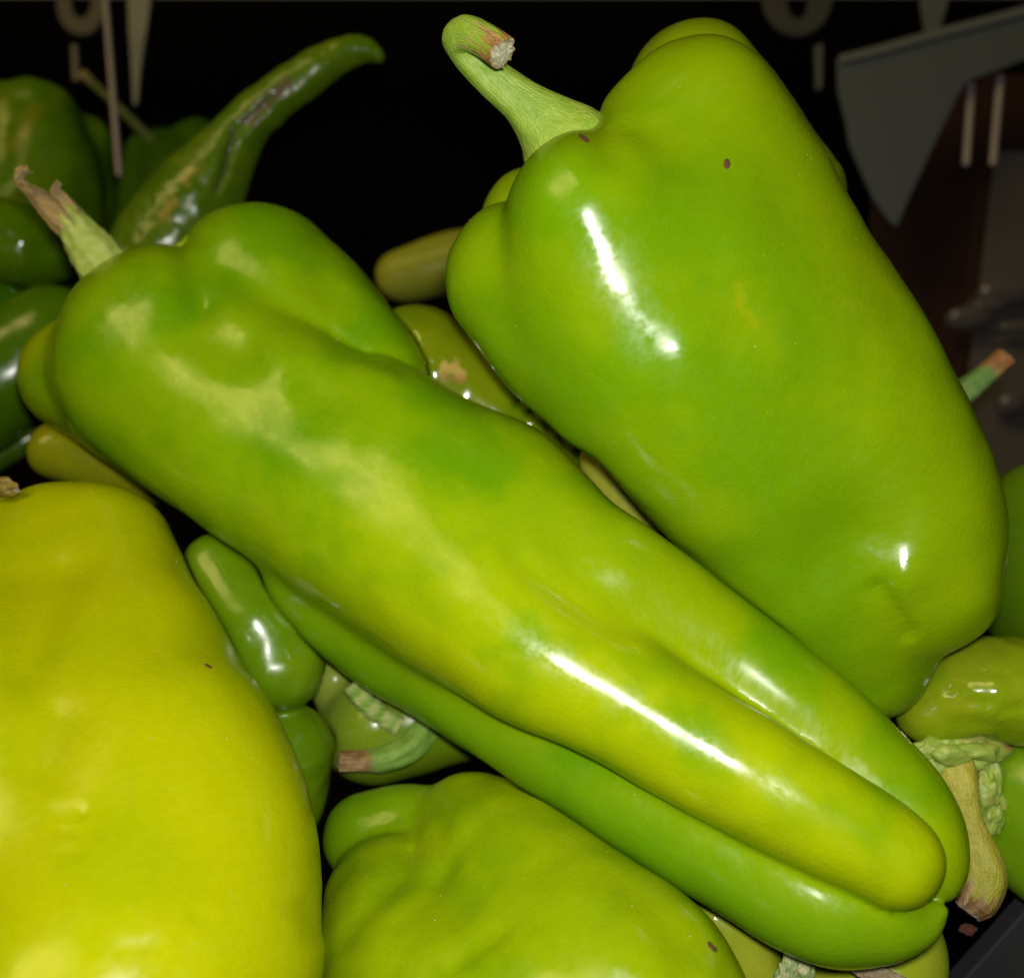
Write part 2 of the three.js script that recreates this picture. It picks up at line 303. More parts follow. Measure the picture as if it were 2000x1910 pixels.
// ---------------------------------------------------------------- stems
function tube(pts, d, o = {}) {                          // [x, y, r, dz] in photo pixels -> ribbed, tapering tube (world geometry)
  const L = lobe(pts, d, o.n ?? 10).out, N = o.sides ?? 40, pos = [], col = [], uv = [], idx = [];
  const P = L.map(q => new THREE.Vector3(q[0], q[1], q[2])); let nrm = null; const ring = [];
  for (let i = 0; i < P.length; i++) {
    const T = P[Math.min(i + 1, P.length - 1)].clone().sub(P[Math.max(i - 1, 0)]).normalize();
    if (!nrm) { nrm = new THREE.Vector3(0.3, 1, 0.2); }
    nrm.addScaledVector(T, -nrm.dot(T)).normalize(); const B = new THREE.Vector3().crossVectors(T, nrm), t = i / (P.length - 1);
    for (let j = 0; j <= N; j++) {
      const a = j / N * Math.PI * 2; let r = L[i][3] * (1 + (o.rib ?? 0.04) * Math.cos((o.ribs ?? 5) * a + 0.6) + (o.rough ?? 0.03) * 2 * noise(Math.cos(a) * 2.4, Math.sin(a) * 2.4, t * (o.freq ?? 7) + (o.off ?? 0)));
      if (o.fray) r *= 1 + o.fray * sstep(0.8, 1, t) * noise(Math.cos(a) * 5, Math.sin(a) * 5, 9.1);
      const v = P[i].clone().addScaledVector(nrm, Math.cos(a) * r).addScaledVector(B, Math.sin(a) * r);
      if (o.fray && i === P.length - 1) v.addScaledVector(T, L[i][3] * 0.35 * noise(Math.cos(a) * 4, Math.sin(a) * 4, 3.3));
      pos.push(v.x, v.y, v.z); uv.push(j / N * 2, t * 3); const c = o.color(t, a, v); col.push(...c);
      if (i === P.length - 1) ring.push(v);
    }
  }
  const S = N + 1;
  for (let i = 0; i < P.length - 1; i++) for (let j = 0; j < N; j++) { const a = i * S + j, b = a + 1, c = a + S, e = c + 1; idx.push(a, b, c, b, e, c); }
  const g = new THREE.BufferGeometry(); g.setAttribute('position', new THREE.Float32BufferAttribute(pos, 3)); g.setAttribute('color', new THREE.Float32BufferAttribute(col, 3)); g.setAttribute('uv', new THREE.Float32BufferAttribute(uv, 2)); g.setIndex(idx); g.computeVertexNormals();
  const nn = g.attributes.normal; for (let i = 0; i < P.length; i++) { const a = i * S, b = a + N, v = new THREE.Vector3(nn.getX(a) + nn.getX(b), nn.getY(a) + nn.getY(b), nn.getZ(a) + nn.getZ(b)).normalize(); nn.setXYZ(a, v.x, v.y, v.z); nn.setXYZ(b, v.x, v.y, v.z); }
  const end = P[P.length - 1], T = end.clone().sub(P[P.length - 2]).normalize();
  return { g, ring, end, T, r: L[L.length - 1][3] };
}
function cutFace(tb, colA, colB, bulge = 0.25) {         // the broken end of a stem: uneven, pale pith inside a darker rind
  const pos = [], col = [], uv = [], idx = [], M = 8, N = tb.ring.length - 1;
  for (let m = 0; m <= M; m++) for (let j = 0; j <= N; j++) {
    const q = m / M, v = tb.end.clone().lerp(tb.ring[j], q * 0.995); v.addScaledVector(tb.T, tb.r * (bulge * (1 - q * q) + 0.16 * q * noise(v.x * 1400, v.y * 1400, v.z * 1400) * (q < 0.99 ? 1 : 0)));
    pos.push(v.x, v.y, v.z); uv.push(q, j / N); const k = sstep(0.55, 0.98, q + 0.35 * noise(v.x * 900, v.y * 900, v.z * 900)), s = 1 + 0.5 * noise(v.x * 2500, v.y * 2500, v.z * 2500); col.push(...mixc(colA, colB, k).map(c => c * s));
  }
  for (let m = 0; m < M; m++) for (let j = 0; j < N; j++) { const a = m * (N + 1) + j, b = a + 1, c = a + N + 1, e = c + 1; idx.push(a, c, b, b, c, e); }
  const g = new THREE.BufferGeometry(); g.setAttribute('position', new THREE.Float32BufferAttribute(pos, 3)); g.setAttribute('color', new THREE.Float32BufferAttribute(col, 3)); g.setAttribute('uv', new THREE.Float32BufferAttribute(uv, 2)); g.setIndex(idx); g.computeVertexNormals(); return g;
}
const SG = [0.2, 0.34, 0.03], SP = [0.34, 0.44, 0.09], BR = [0.16, 0.07, 0.02], TAN = [0.5, 0.36, 0.17], PITH = [0.62, 0.62, 0.34];
const stemColor = (brownFrom, green = SG, pale = SP, brown = BR) => (t, a, v) => {
  const n = fbm(v.x * 500, v.y * 500, v.z * 500, 3), st = noise(Math.cos(a) * 9, Math.sin(a) * 9, t * 1.5);
  let c = mixc(green, pale, clamp(0.45 + 0.9 * n + 0.35 * st)); const b = sstep(brownFrom - 0.03, brownFrom + 0.05, t + 0.16 * st + 0.10 * n);
  return mixc(c, mixc(brown, TAN, clamp(0.3 + 0.8 * st + 0.7 * n)), b);
};
function addStem(pep, pts, d, o = {}) {
  const tb = tube(pts, d, { rib: 0.05, ribs: 5, rough: 0.05, fray: 0.3, ...o, color: o.color ?? stemColor(o.brown ?? 0.85) });
  const st = part(o.name ?? 'stem', tb.g, o.mat ?? MAT.stem, pep.root, o.label);
  if (o.cut !== false) part('cut_end', cutFace(tb, o.pith ?? PITH, o.rind ?? TAN, o.bulge), MAT.dry, st);
  // room for the stem so that later neighbours give way to it
  const L = lobe(pts, d, 6); let bb = [1e9, 1e9, 1e9, -1e9, -1e9, -1e9]; for (const q of L.out) for (let k = 0; k < 3; k++) { bb[k] = Math.min(bb[k], q[k] - q[3] - 0.002); bb[k + 3] = Math.max(bb[k + 3], q[k] + q[3] + 0.002); }
  bodies.push({ f: (x, y, z) => lobeDist(L, x, y, z), bb });
  return st;
}

// ---------------------------------------------------------------- the bin
const plastic = (r, g, b, rough = 0.5, o = {}) => new THREE.MeshPhysicalMaterial({ color: new THREE.Color(r, g, b), roughness: rough, ...o });
{
  const fl = new THREE.BoxGeometry(1.4, 0.02, 1.4); fl.translate(0, -0.01, -0.3);
  solo('bin_floor', fl, plastic(0.001, 0.001, 0.001, 0.8, { specularIntensity: 0.15 }), 'black plastic floor of the display bin', 'floor', 'structure');
  const bw = new THREE.BoxGeometry(1.4, 0.6, 0.02); bw.translate(0, 0.3, -0.8);
  solo('back_wall', bw, plastic(0.001, 0.001, 0.0013, 0.9, { specularIntensity: 0.2 }), 'black wall behind the bin', 'wall', 'structure');
}

// ---------------------------------------------------------------- the three large peppers and their neighbours
const p1 = pepper({
  name: 'green_pepper', label: 'long lime green pepper with three lobes at its tip and a shredded dry stem', d: 0.215, rc: 0.15, n: 14, cell: 0.6, k: 90, off: 1.7, wob: 0.4, wave: 17, backAt: 700,
  col: [0.195, 0.345, 0.001], col2: [0.1, 0.262, 0.001], mottAmt: 0.85, mott: 24, dust: 70,
  lobes: [
    { pts: [[362, 715, 238, -743], [440, 775, 232, -686], [560, 855, 232, -600], [750, 965, 246, -525], [900, 1075, 236, -437], [1040, 1190, 195, -344], [1200, 1320, 150, -300], [1400, 1460, 110, -210], [1600, 1590, 90, -130], [1740, 1680, 60, -100]] },
    { pts: [[165, 736, 117, -845, 120], [260, 780, 120, -830, 110]], col: [0.24, 0.33, 0.002] },
    { pts: [[508, 573, 172, -790, 55], [585, 640, 166, -750, 60], [665, 700, 142, -690, 24], [735, 735, 100, -650, 12]] },
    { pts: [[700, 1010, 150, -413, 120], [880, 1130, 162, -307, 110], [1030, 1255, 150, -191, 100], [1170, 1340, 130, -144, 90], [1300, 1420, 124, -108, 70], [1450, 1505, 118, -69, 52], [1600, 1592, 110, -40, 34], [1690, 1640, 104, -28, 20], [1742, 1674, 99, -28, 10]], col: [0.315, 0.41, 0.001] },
    { pts: [[960, 980, 165, -447, 110], [1090, 1070, 138, -344, 100], [1150, 1105, 128, -303, 100], [1200, 1132, 124, -274, 95], [1250, 1165, 120, -270, 85], [1350, 1235, 114, -265, 72], [1440, 1298, 111, -254, 60], [1560, 1390, 110, -226, 48], [1680, 1500, 110, -196, 32], [1760, 1590, 108, -168, 14], [1795, 1655, 92, -140, 10], [1828, 1715, 48, -110, 6], [1856, 1748, 9, -105, 4]], col: [0.22, 0.335, 0.001] },
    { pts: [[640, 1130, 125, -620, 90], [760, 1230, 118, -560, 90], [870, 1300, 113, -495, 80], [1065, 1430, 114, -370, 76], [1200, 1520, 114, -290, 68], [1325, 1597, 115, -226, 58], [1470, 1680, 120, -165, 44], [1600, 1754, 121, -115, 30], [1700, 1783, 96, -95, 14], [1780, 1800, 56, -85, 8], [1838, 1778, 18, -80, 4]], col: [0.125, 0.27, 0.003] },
  ],
  sculpt: [
    { pts: [[380, 655], [460, 690]], w: 60, h: 30, full: 1 }, { pts: [[500, 790], [600, 790]], w: 70, h: 18, full: 1 }, { pts: [[360, 485], [395, 600]], w: 34, h: 20, full: 1 }, { pts: [[350, 765], [455, 850]], w: 85, h: 12, full: 1 },
    { pts: [[620, 540], [690, 650]], w: 48, h: 22, full: 1 }, { pts: [[650, 650], [720, 696], [787, 726]], w: 14, h: 10, full: 1 }, { pts: [[960, 1050], [1060, 1140], [1160, 1215], [1260, 1272]], w: 26, h: 9 },
    { pts: [[600, 760], [720, 800]], w: 60, h: 8, full: 1 },
  ],
});
addStem(p1, [[225, 545, 60, -770], [185, 495, 50, -775], [150, 448, 38, -780], [118, 405, 27, -785]], 0.215, { brown: 0.93, ribs: 9, rib: 0.05, rough: 0.07, cut: false, color: stemColor(0.86, [0.28, 0.42, 0.05], [0.48, 0.58, 0.18], [0.36, 0.24, 0.1]) });

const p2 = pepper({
  name: 'green_pepper', label: 'plump bright green pepper standing upright with a thick hooked stem', d: 0.25, rc: 1, n: 10, cell: 0.65, k: 170, off: 4.1, wob: 0.6, wave: 18, backAt: 150,
  col: [0.125, 0.27, 0.001], col2: [0.2, 0.315, 0.001], mottAmt: 0.8, mott: 22, dust: 60,
  lobes: [
    { pts: [[1150, 430, 172, 85, 110], [1195, 570, 205, 34], [1285, 715, 198, 30], [1395, 875, 192, -26], [1505, 1005, 182, -68], [1600, 1140, 172, -110], [1688, 1288, 130, -140]] },
    { pts: [[1365, 250, 182, -40, 130], [1435, 400, 198, -70, 170], [1510, 560, 196, -90, 180], [1590, 720, 218, -95, 180], [1675, 870, 220, -95, 160], [1742, 1000, 212, -90, 110], [1800, 1130, 158, -60, 80]], col: [0.19, 0.305, 0.001] },
    { pts: [[1012, 542, 150, -60, 80], [1090, 650, 145, -50, 110], [1170, 745, 125, -40, 120]] },
    { pts: [[1262, 350, 140, 0, 150], [1330, 500, 190, 0, 170], [1430, 690, 210, -30, 170]] },
    { pts: [[1300, 420, 200, -140, 140], [1450, 700, 280, -150, 140], [1600, 950, 250, -150, 140], [1700, 1150, 150, -160, 140]] },
    { pts: [[1358, 190, 152, -230, 40], [1470, 420, 190, -260, 60]], col: [0.18, 0.27, 0.004] },
    { pts: [[1040, 432, 106, -210, 40], [1140, 600, 150, -210, 60]], col: [0.18, 0.27, 0.004] },
  ],
  sculpt: [{ pts: [[1160, 240], [1185, 290]], w: 34, h: 12, full: 1 }, { pts: [[1768, 1135]], w: 60, h: -18 }, { pts: [[1345, 665]], w: 70, h: -11 }, { pts: [[1590, 1090], [1680, 1040]], w: 90, h: 18, full: 1 }, { pts: [[1700, 1120], [1790, 1260]], w: 22, h: 10 }],
  scabs: [[1140, 270, 7, 16, 0.1], [1420, 320, 6, 10, -0.3]],
  marks: [{ pts: [[1445, 560], [1475, 640]], w: 20, col: [0.3, 0.33, 0.004], a: 0.5, rag: 0.9, soft: -0.8 }, { pts: [[1600, 520], [1660, 600]], w: 40, col: [0.25, 0.33, 0.004], a: 0.4, rag: 1, soft: -0.9 }],  // first mark paints a pale warm reflection into the skin colour
});
addStem(p2, [[1135, 325, 40, -70], [1112, 300, 96, -62], [1090, 272, 92, -55], [1062, 240, 66, -45], [1020, 200, 46, -35], [965, 155, 39, -25], [915, 105, 37, -15], [898, 75, 36, 5], [915, 66, 35, 30], [950, 82, 33, 58], [980, 104, 32, 80]], 0.245, { brown: 0.9, ribs: 4, rib: 0.03, rough: 0.03, color: stemColor(0.9, [0.2, 0.36, 0.025], [0.34, 0.46, 0.07], [0.25, 0.1, 0.02]), pith: [0.72, 0.72, 0.46] });

const p4 = pepper({
  name: 'green_pepper', label: 'wrinkled green pepper with folded shoulder lying under the long pepper', d: 0.213, rc: 0.2, cell: 0.65, k: 70, off: 9.2, wob: 0.6, wave: 14, backAt: 500,
  col: [0.23, 0.335, 0.001], col2: [0.12, 0.25, 0.001], mottAmt: 0.7, mott: 18, dust: 80,
  lobes: [
    { pts: [[930, 1642, 131, -430, 60], [1000, 1740, 194, -330, 80], [1095, 1845, 222, -220], [1200, 1950, 246, -120], [1290, 2050, 215, -60]] },
    { pts: [[762, 1762, 130, -350, 45], [790, 1880, 170, -230, 80], [850, 2000, 195, -120, 100]] },
    { pts: [[718, 1634, 86, -500, 55], [800, 1618, 84, -490, 65], [900, 1680, 90, -460, 70]], col: [0.13, 0.26, 0.002] },
    { pts: [[900, 1850, 120, -240, 120], [1000, 1990, 190, -90, 140]] },
  ],
  sculpt: [{ pts: [[815, 1632], [780, 1720], [700, 1800], [660, 1880]], w: 26, h: 12 }, { pts: [[900, 1680], [830, 1760], [740, 1830]], w: 22, h: 6 }, { pts: [[1010, 1800], [900, 1880], [850, 1905]], w: 26, h: 8 }, { pts: [[960, 1600], [900, 1660], [860, 1720]], w: 18, h: 4 }, { pts: [[1190, 1690], [1320, 1840], [1380, 1900]], w: 40, h: 8 }],
  scabs: [[1392, 1850, 7, 12, 0.9]],
});

const p3 = pepper({
  name: 'yellow_pepper', label: 'large smooth yellow green pepper beside the wrinkled one', d: 0.205, rc: 0.5, cell: 0.75, k: 130, off: 6.6, wob: 0.35, wave: 20, backAt: 800,
  col: [0.365, 0.405, 0.0005], col2: [0.29, 0.38, 0.0005], mottAmt: 0.6, mott: 22, dust: 60,
  lobes: [
    { pts: [[185, 1095, 158, -660], [205, 1220, 192, -555], [215, 1340, 248, -470], [220, 1480, 312, -405], [228, 1620, 385, -360], [232, 1800, 404, -235], [235, 1960, 400, -100]] },
    { pts: [[100, 1058, 121, -660, 60], [60, 1160, 150, -590, 90]] },
    { pts: [[-30, 1110, 150, -640, 50], [-60, 1280, 230, -510, 90], [-80, 1500, 320, -350, 150], [-90, 1700, 345, -270, 150]], col: [0.34, 0.385, 0.0005] },
    { pts: [[330, 1480, 190, -270, 140], [400, 1640, 210, -190, 140], [420, 1850, 215, -100, 140]] },
  ],
  sculpt: [{ pts: [[130, 1130], [80, 1230], [50, 1310]], w: 50, h: 18, full: 1 }, { pts: [[115, 1410], [85, 1490]], w: 55, h: 14, full: 1 }, { pts: [[590, 1740], [630, 1850]], w: 30, h: 8 },
    ...[[130, 1590, 100, 8], [150, 1625, 120, 0], [140, 1662, 90, 10], [390, 1790, 60, -6], [180, 1820, 60, 5], [270, 1850, 120, 15]].map(([x, y, l, t]) => ({ pts: [[x - l / 2, y + t / 2], [x, y], [x + l / 2, y - t / 2]], w: 10, h: 4 }))],
  scabs: [[406, 1301, 6, 9, 0]],
});

// ---------------------------------------------------------------- peppers deeper in the pile
const pile = 'peppers seen in the gaps of the pile';
const g1 = pepper({
  name: 'green_pepper', label: 'small dark green pepper with two swollen lobes between the yellow pepper and the long one', d: 0.288, cell: 0.7, k: 30, off: 2.2, wob: 0.5, wave: 10,
  col: [0.1, 0.2, 0.002], col2: [0.16, 0.25, 0.003], mott: 14, dust: 12,
  lobes: [{ pts: [[420, 1110, 70, -20], [490, 1215, 98, 0], [540, 1298, 98, 10]] }, { pts: [[555, 1470, 102, -25], [545, 1565, 92, -40]] }, { pts: [[480, 1350, 90, -60], [500, 1450, 90, -60]] }],
});
const g2 = pepper({
  name: 'green_pepper', label: 'green pepper deep in the gap with its curved brown tipped stem pointing out', d: 0.31, cell: 0.8, k: 30, off: 3.4, wob: 0.4,
  col: [0.13, 0.22, 0.004], col2: [0.17, 0.25, 0.005],
  lobes: [{ pts: [[735, 1418, 114, 0], [830, 1402, 104, -10], [920, 1385, 92, -20], [1000, 1350, 80, -30]] }, { pts: [[650, 1330, 52, -10, 14], [690, 1400, 60, -10, 20]], col: [0.3, 0.36, 0.06] }],
});
addStem(g2, [[832, 1415, 34, 70], [812, 1450, 29, 92], [783, 1472, 27, 104], [742, 1484, 25, 110], [700, 1487, 21, 112], [664, 1488, 19, 114]], 0.31, { brown: 0.55, rough: 0.06, color: stemColor(0.66, [0.12, 0.26, 0.02], [0.2, 0.34, 0.05], [0.16, 0.07, 0.015]), rind: [0.25, 0.15, 0.08], pith: [0.3, 0.2, 0.12] });
addStem(g2, [[690, 1336, 22, 96], [712, 1366, 21, 100], [742, 1394, 20, 102], [780, 1418, 17, 102]], 0.31, { name: 'calyx', ribs: 3, rib: 0.05, rough: 0.1, freq: 22, cut: false, color: (t, a, v) => { const s = 0.5 + 0.5 * Math.sin(t * 26); return mixc([0.16, 0.3, 0.03], [0.4, 0.46, 0.16], clamp(s * 0.8 + sstep(0.85, 1, t))); } });
const g3 = pepper({
  name: 'green_pepper', label: 'olive green pepper with wet wrinkled skin wedged behind the long pepper', d: 0.32, cell: 0.75, k: 40, off: 5.5, wob: 0.35, wave: 9, mat: MAT.wet,
  col: [0.16, 0.22, 0.003], col2: [0.1, 0.19, 0.002],
  lobes: [{ pts: [[815, 722, 126, 0], [910, 775, 108, 0], [1000, 835, 98, 5], [1072, 878, 72, 5]] }, { pts: [[1020, 860, 80, 0], [1096, 905, 48, 0]], col: [0.08, 0.17, 0.004] }],
  marks: [{ pts: [[878, 721], [890, 724]], w: 18, col: [0.5, 0.36, 0.1], a: 0.8, rag: 0.9 }, { pts: [[868, 735], [900, 742]], w: 10, col: [0.3, 0.17, 0.05], a: 0.6 }],
  sculpt: [[1010, 795, 1030, 770], [1030, 815, 1050, 800], [1060, 800, 1085, 830], [1070, 840, 1085, 870], [1095, 850, 1105, 870], [1020, 830, 1045, 850]].map(q => ({ pts: [[q[0], q[1]], [q[2], q[3]]], w: 7, h: 8, full: 1 })), backAt: 150,
});
pepper({ name: 'olive_pepper', label: 'dull olive pepper tip in the dark gap beside the plump pepper', d: 0.3, k: 30, col: OLIVE, off: 1, lobes: [{ pts: [[1170, 900, 40, 0], [1215, 960, 62, 0], [1260, 1010, 60, 0]] }], mat: MAT.dull });
pepper({ name: 'olive_pepper', label: 'pale olive pepper end in shadow behind the plump pepper', d: 0.54, cell: 1.2, k: 30, col: OLIVE, col2: OLIVE, off: 2, lobes: [{ pts: [[785, 540, 52, 0], [880, 515, 62, 0], [980, 510, 70, 0]] }], mat: MAT.dull });

const g9 = pepper({
  name: 'curved_pepper', label: 'thin curved dark green pepper with brown scars rising behind the long pepper', d: 0.42, cell: 0.7, k: 20, off: 8, wob: 0.45, wave: 6,
  col: [0.075, 0.15, 0.003], col2: [0.13, 0.19, 0.005], mott: 9, mat: MAT.leather,
  lobes: [{ pts: [[737, 108, 16, 0], [715, 98, 25, 0], [672, 104, 32, 0], [615, 138, 40, 0], [550, 183, 44, -5], [490, 232, 48, -10], [440, 300, 62, -15], [385, 380, 84, -20], [330, 470, 100, -30], [290, 560, 105, -40]] }, { pts: [[470, 290, 30, -15, 16], [420, 420, 50, -15, 20]] }],
  marks: [{ pts: [[560, 165], [520, 200], [490, 235]], w: 13, col: [0.12, 0.085, 0.05], a: 0.9, rag: 1.0 }, { pts: [[455, 262], [438, 330], [420, 370]], w: 8, col: [0.05, 0.09, 0.02], a: 0.9 }, { pts: [[340, 390], [320, 420]], w: 12, col: [0.35, 0.27, 0.05], a: 0.7, rag: 1 }, { pts: [[375, 330], [360, 355]], w: 8, col: [0.35, 0.27, 0.05], a: 0.6, rag: 1 }],
  sculpt: [{ pts: [[556, 165], [505, 215], [455, 265], [435, 340], [410, 390]], w: 9, h: 7 }],
});
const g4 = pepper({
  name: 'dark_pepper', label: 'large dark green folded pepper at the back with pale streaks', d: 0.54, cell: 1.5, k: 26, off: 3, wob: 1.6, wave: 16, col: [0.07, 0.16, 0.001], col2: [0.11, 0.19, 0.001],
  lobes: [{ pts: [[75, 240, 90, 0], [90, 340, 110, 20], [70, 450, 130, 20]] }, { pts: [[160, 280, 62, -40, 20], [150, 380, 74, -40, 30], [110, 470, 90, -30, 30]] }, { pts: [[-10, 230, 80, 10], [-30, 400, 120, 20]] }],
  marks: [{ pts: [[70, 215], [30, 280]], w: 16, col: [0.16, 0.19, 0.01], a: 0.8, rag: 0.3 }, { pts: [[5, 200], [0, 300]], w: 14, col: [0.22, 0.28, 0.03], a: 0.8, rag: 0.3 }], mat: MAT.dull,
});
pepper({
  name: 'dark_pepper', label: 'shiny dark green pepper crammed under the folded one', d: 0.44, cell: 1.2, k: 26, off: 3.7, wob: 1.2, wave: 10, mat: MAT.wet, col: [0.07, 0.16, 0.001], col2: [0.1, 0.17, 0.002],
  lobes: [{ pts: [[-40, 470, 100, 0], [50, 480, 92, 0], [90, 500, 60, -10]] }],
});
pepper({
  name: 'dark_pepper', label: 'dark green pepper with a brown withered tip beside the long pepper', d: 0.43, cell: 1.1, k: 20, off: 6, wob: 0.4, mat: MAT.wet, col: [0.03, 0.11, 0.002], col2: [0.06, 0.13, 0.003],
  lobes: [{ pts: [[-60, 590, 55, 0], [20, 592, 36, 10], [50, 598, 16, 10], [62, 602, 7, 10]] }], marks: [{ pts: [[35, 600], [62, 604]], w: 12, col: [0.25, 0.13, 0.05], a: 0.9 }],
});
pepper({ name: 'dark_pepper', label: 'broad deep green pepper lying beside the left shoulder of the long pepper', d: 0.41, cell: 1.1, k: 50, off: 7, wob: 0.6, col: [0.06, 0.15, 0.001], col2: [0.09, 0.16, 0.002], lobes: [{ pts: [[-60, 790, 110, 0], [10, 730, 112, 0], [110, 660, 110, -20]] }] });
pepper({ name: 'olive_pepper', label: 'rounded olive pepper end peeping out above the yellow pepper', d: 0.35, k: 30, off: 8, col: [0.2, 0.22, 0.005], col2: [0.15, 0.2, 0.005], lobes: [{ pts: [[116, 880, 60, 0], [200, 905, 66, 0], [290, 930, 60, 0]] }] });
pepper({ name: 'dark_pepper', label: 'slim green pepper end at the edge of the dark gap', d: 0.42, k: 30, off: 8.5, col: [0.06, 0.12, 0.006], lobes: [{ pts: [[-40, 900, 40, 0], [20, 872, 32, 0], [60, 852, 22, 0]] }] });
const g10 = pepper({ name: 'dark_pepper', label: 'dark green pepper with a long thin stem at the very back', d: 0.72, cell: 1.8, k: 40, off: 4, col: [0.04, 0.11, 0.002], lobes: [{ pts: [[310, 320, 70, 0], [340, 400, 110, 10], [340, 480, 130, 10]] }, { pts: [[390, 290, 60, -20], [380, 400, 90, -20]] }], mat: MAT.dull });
addStem(g10, [[300, 280, 12, 40], [262, 240, 10, 50], [210, 190, 9, 60], [160, 143, 10, 70]], 0.72, { brown: 0.9, color: stemColor(0.92, [0.1, 0.14, 0.02], [0.14, 0.18, 0.03], [0.35, 0.16, 0.06]) });

// right side
pepper({ name: 'green_pepper', label: 'deep green pepper behind the right flank of the plump pepper', d: 0.34, cell: 1, k: 60, off: 2.5, col: [0.1, 0.19, 0.003], col2: [0.07, 0.17, 0.003], lobes: [{ pts: [[2055, 1010, 128, 0], [2070, 1120, 158, 0], [2080, 1180, 150, 0]] }, { pts: [[1960, 1080, 80, -60], [2000, 1170, 90, -40]] }] });
const g12 = pepper({
  name: 'green_pepper', label: 'yellowish pepper with wet wrinkles under the base of the plump pepper', d: 0.28, cell: 0.65, k: 50, off: 7.7, wob: 0.7, wave: 7, mat: MAT.wet, col: [0.19, 0.29, 0.004], col2: [0.27, 0.31, 0.01], mott: 8,
  lobes: [{ pts: [[1822, 1395, 70, 0], [1885, 1352, 96, 0], [1950, 1345, 112, 0], [2060, 1360, 115, 0]] }],
  sculpt: [[1800, 1370, 1812, 1390], [1850, 1350, 1870, 1345], [1820, 1360, 1830, 1395], [1890, 1370, 1930, 1375], [1960, 1390, 1995, 1380], [1880, 1310, 1960, 1315]].map(q => ({ pts: [[q[0], q[1]], [q[2], q[3]]], w: 10, h: 4, full: 1 })),
});
const g13 = pepper({
  name: 'green_pepper', label: 'green pepper with crumpled pale calyx and bulging stem beside the long pepper tip', d: 0.29, cell: 0.75, k: 50, off: 5, col: [0.13, 0.27, 0.004], col2: [0.17, 0.28, 0.006],
  lobes: [{ pts: [[2010, 1530, 110, 0], [2050, 1620, 125, 0], [2060, 1680, 115, 0]] }, { pts: [[1930, 1520, 80, -20], [1960, 1640, 80, -20]] }],
});
addStem(g13, [[1830, 1425, 40, 30], [1855, 1475, 46, 66], [1874, 1530, 40, 86], [1886, 1580, 32, 96], [1898, 1626, 34, 100], [1918, 1680, 43, 102], [1920, 1722, 45, 102], [1908, 1756, 41, 102], [1893, 1776, 30, 102]], 0.29, { brown: 0.85, rough: 0.06, ribs: 3, color: stemColor(0.8, [0.3, 0.31, 0.02], [0.42, 0.39, 0.05], [0.16, 0.07, 0.015]), pith: [0.6, 0.5, 0.36], rind: [0.5, 0.36, 0.22] });
const g15 = pepper({ name: 'green_pepper', label: 'yellowish pepper with a dry split stem under the tip of the long one', d: 0.262, cell: 0.8, k: 40, off: 5.6, col: [0.3, 0.38, 0.015], col2: [0.36, 0.4, 0.03], lobes: [{ pts: [[1640, 1975, 98, 0], [1745, 1895, 108, 0], [1740, 1800, 90, -40]] }, { pts: [[1700, 2000, 130, -20]] }] });
addStem(g15, [[1650, 1862, 18, 120], [1690, 1888, 20, 125], [1740, 1918, 21, 128], [1800, 1950, 22, 128]], 0.262, { brown: -0.3, rough: 0.12, ribs: 6, rib: 0.12, mat: MAT.dry, color: stemColor(-0.5, SG, SP, [0.3, 0.19, 0.09]) });
pepper({ name: 'olive_pepper', label: 'pale wrinkled olive pepper between the folded pepper and the dry stem', d: 0.258, cell: 0.7, k: 30, off: 6.1, wob: 0.4, wave: 6, mat: MAT.wet, col: [0.28, 0.33, 0.02], col2: [0.23, 0.3, 0.015], lobes: [{ pts: [[1400, 1790, 60, 0], [1450, 1860, 74, 0], [1480, 1950, 78, 0]] }] });
const g16 = pepper({ name: 'green_pepper', label: 'hidden pepper whose short brown tipped stem pokes out behind the plump one', d: 0.38, cell: 1.2, k: 40, off: 2.9, col: GREEN, lobes: [{ pts: [[1800, 830, 84, 0], [1720, 900, 110, -10]] }] });
addStem(g16, [[1850, 790, 30, 20], [1890, 762, 27, 30], [1925, 733, 24, 34], [1966, 697, 22, 36]], 0.38, { brown: 0.7, color: stemColor(0.72, [0.1, 0.26, 0.04], [0.25, 0.38, 0.12], [0.28, 0.1, 0.02]), rind: [0.4, 0.2, 0.06] });

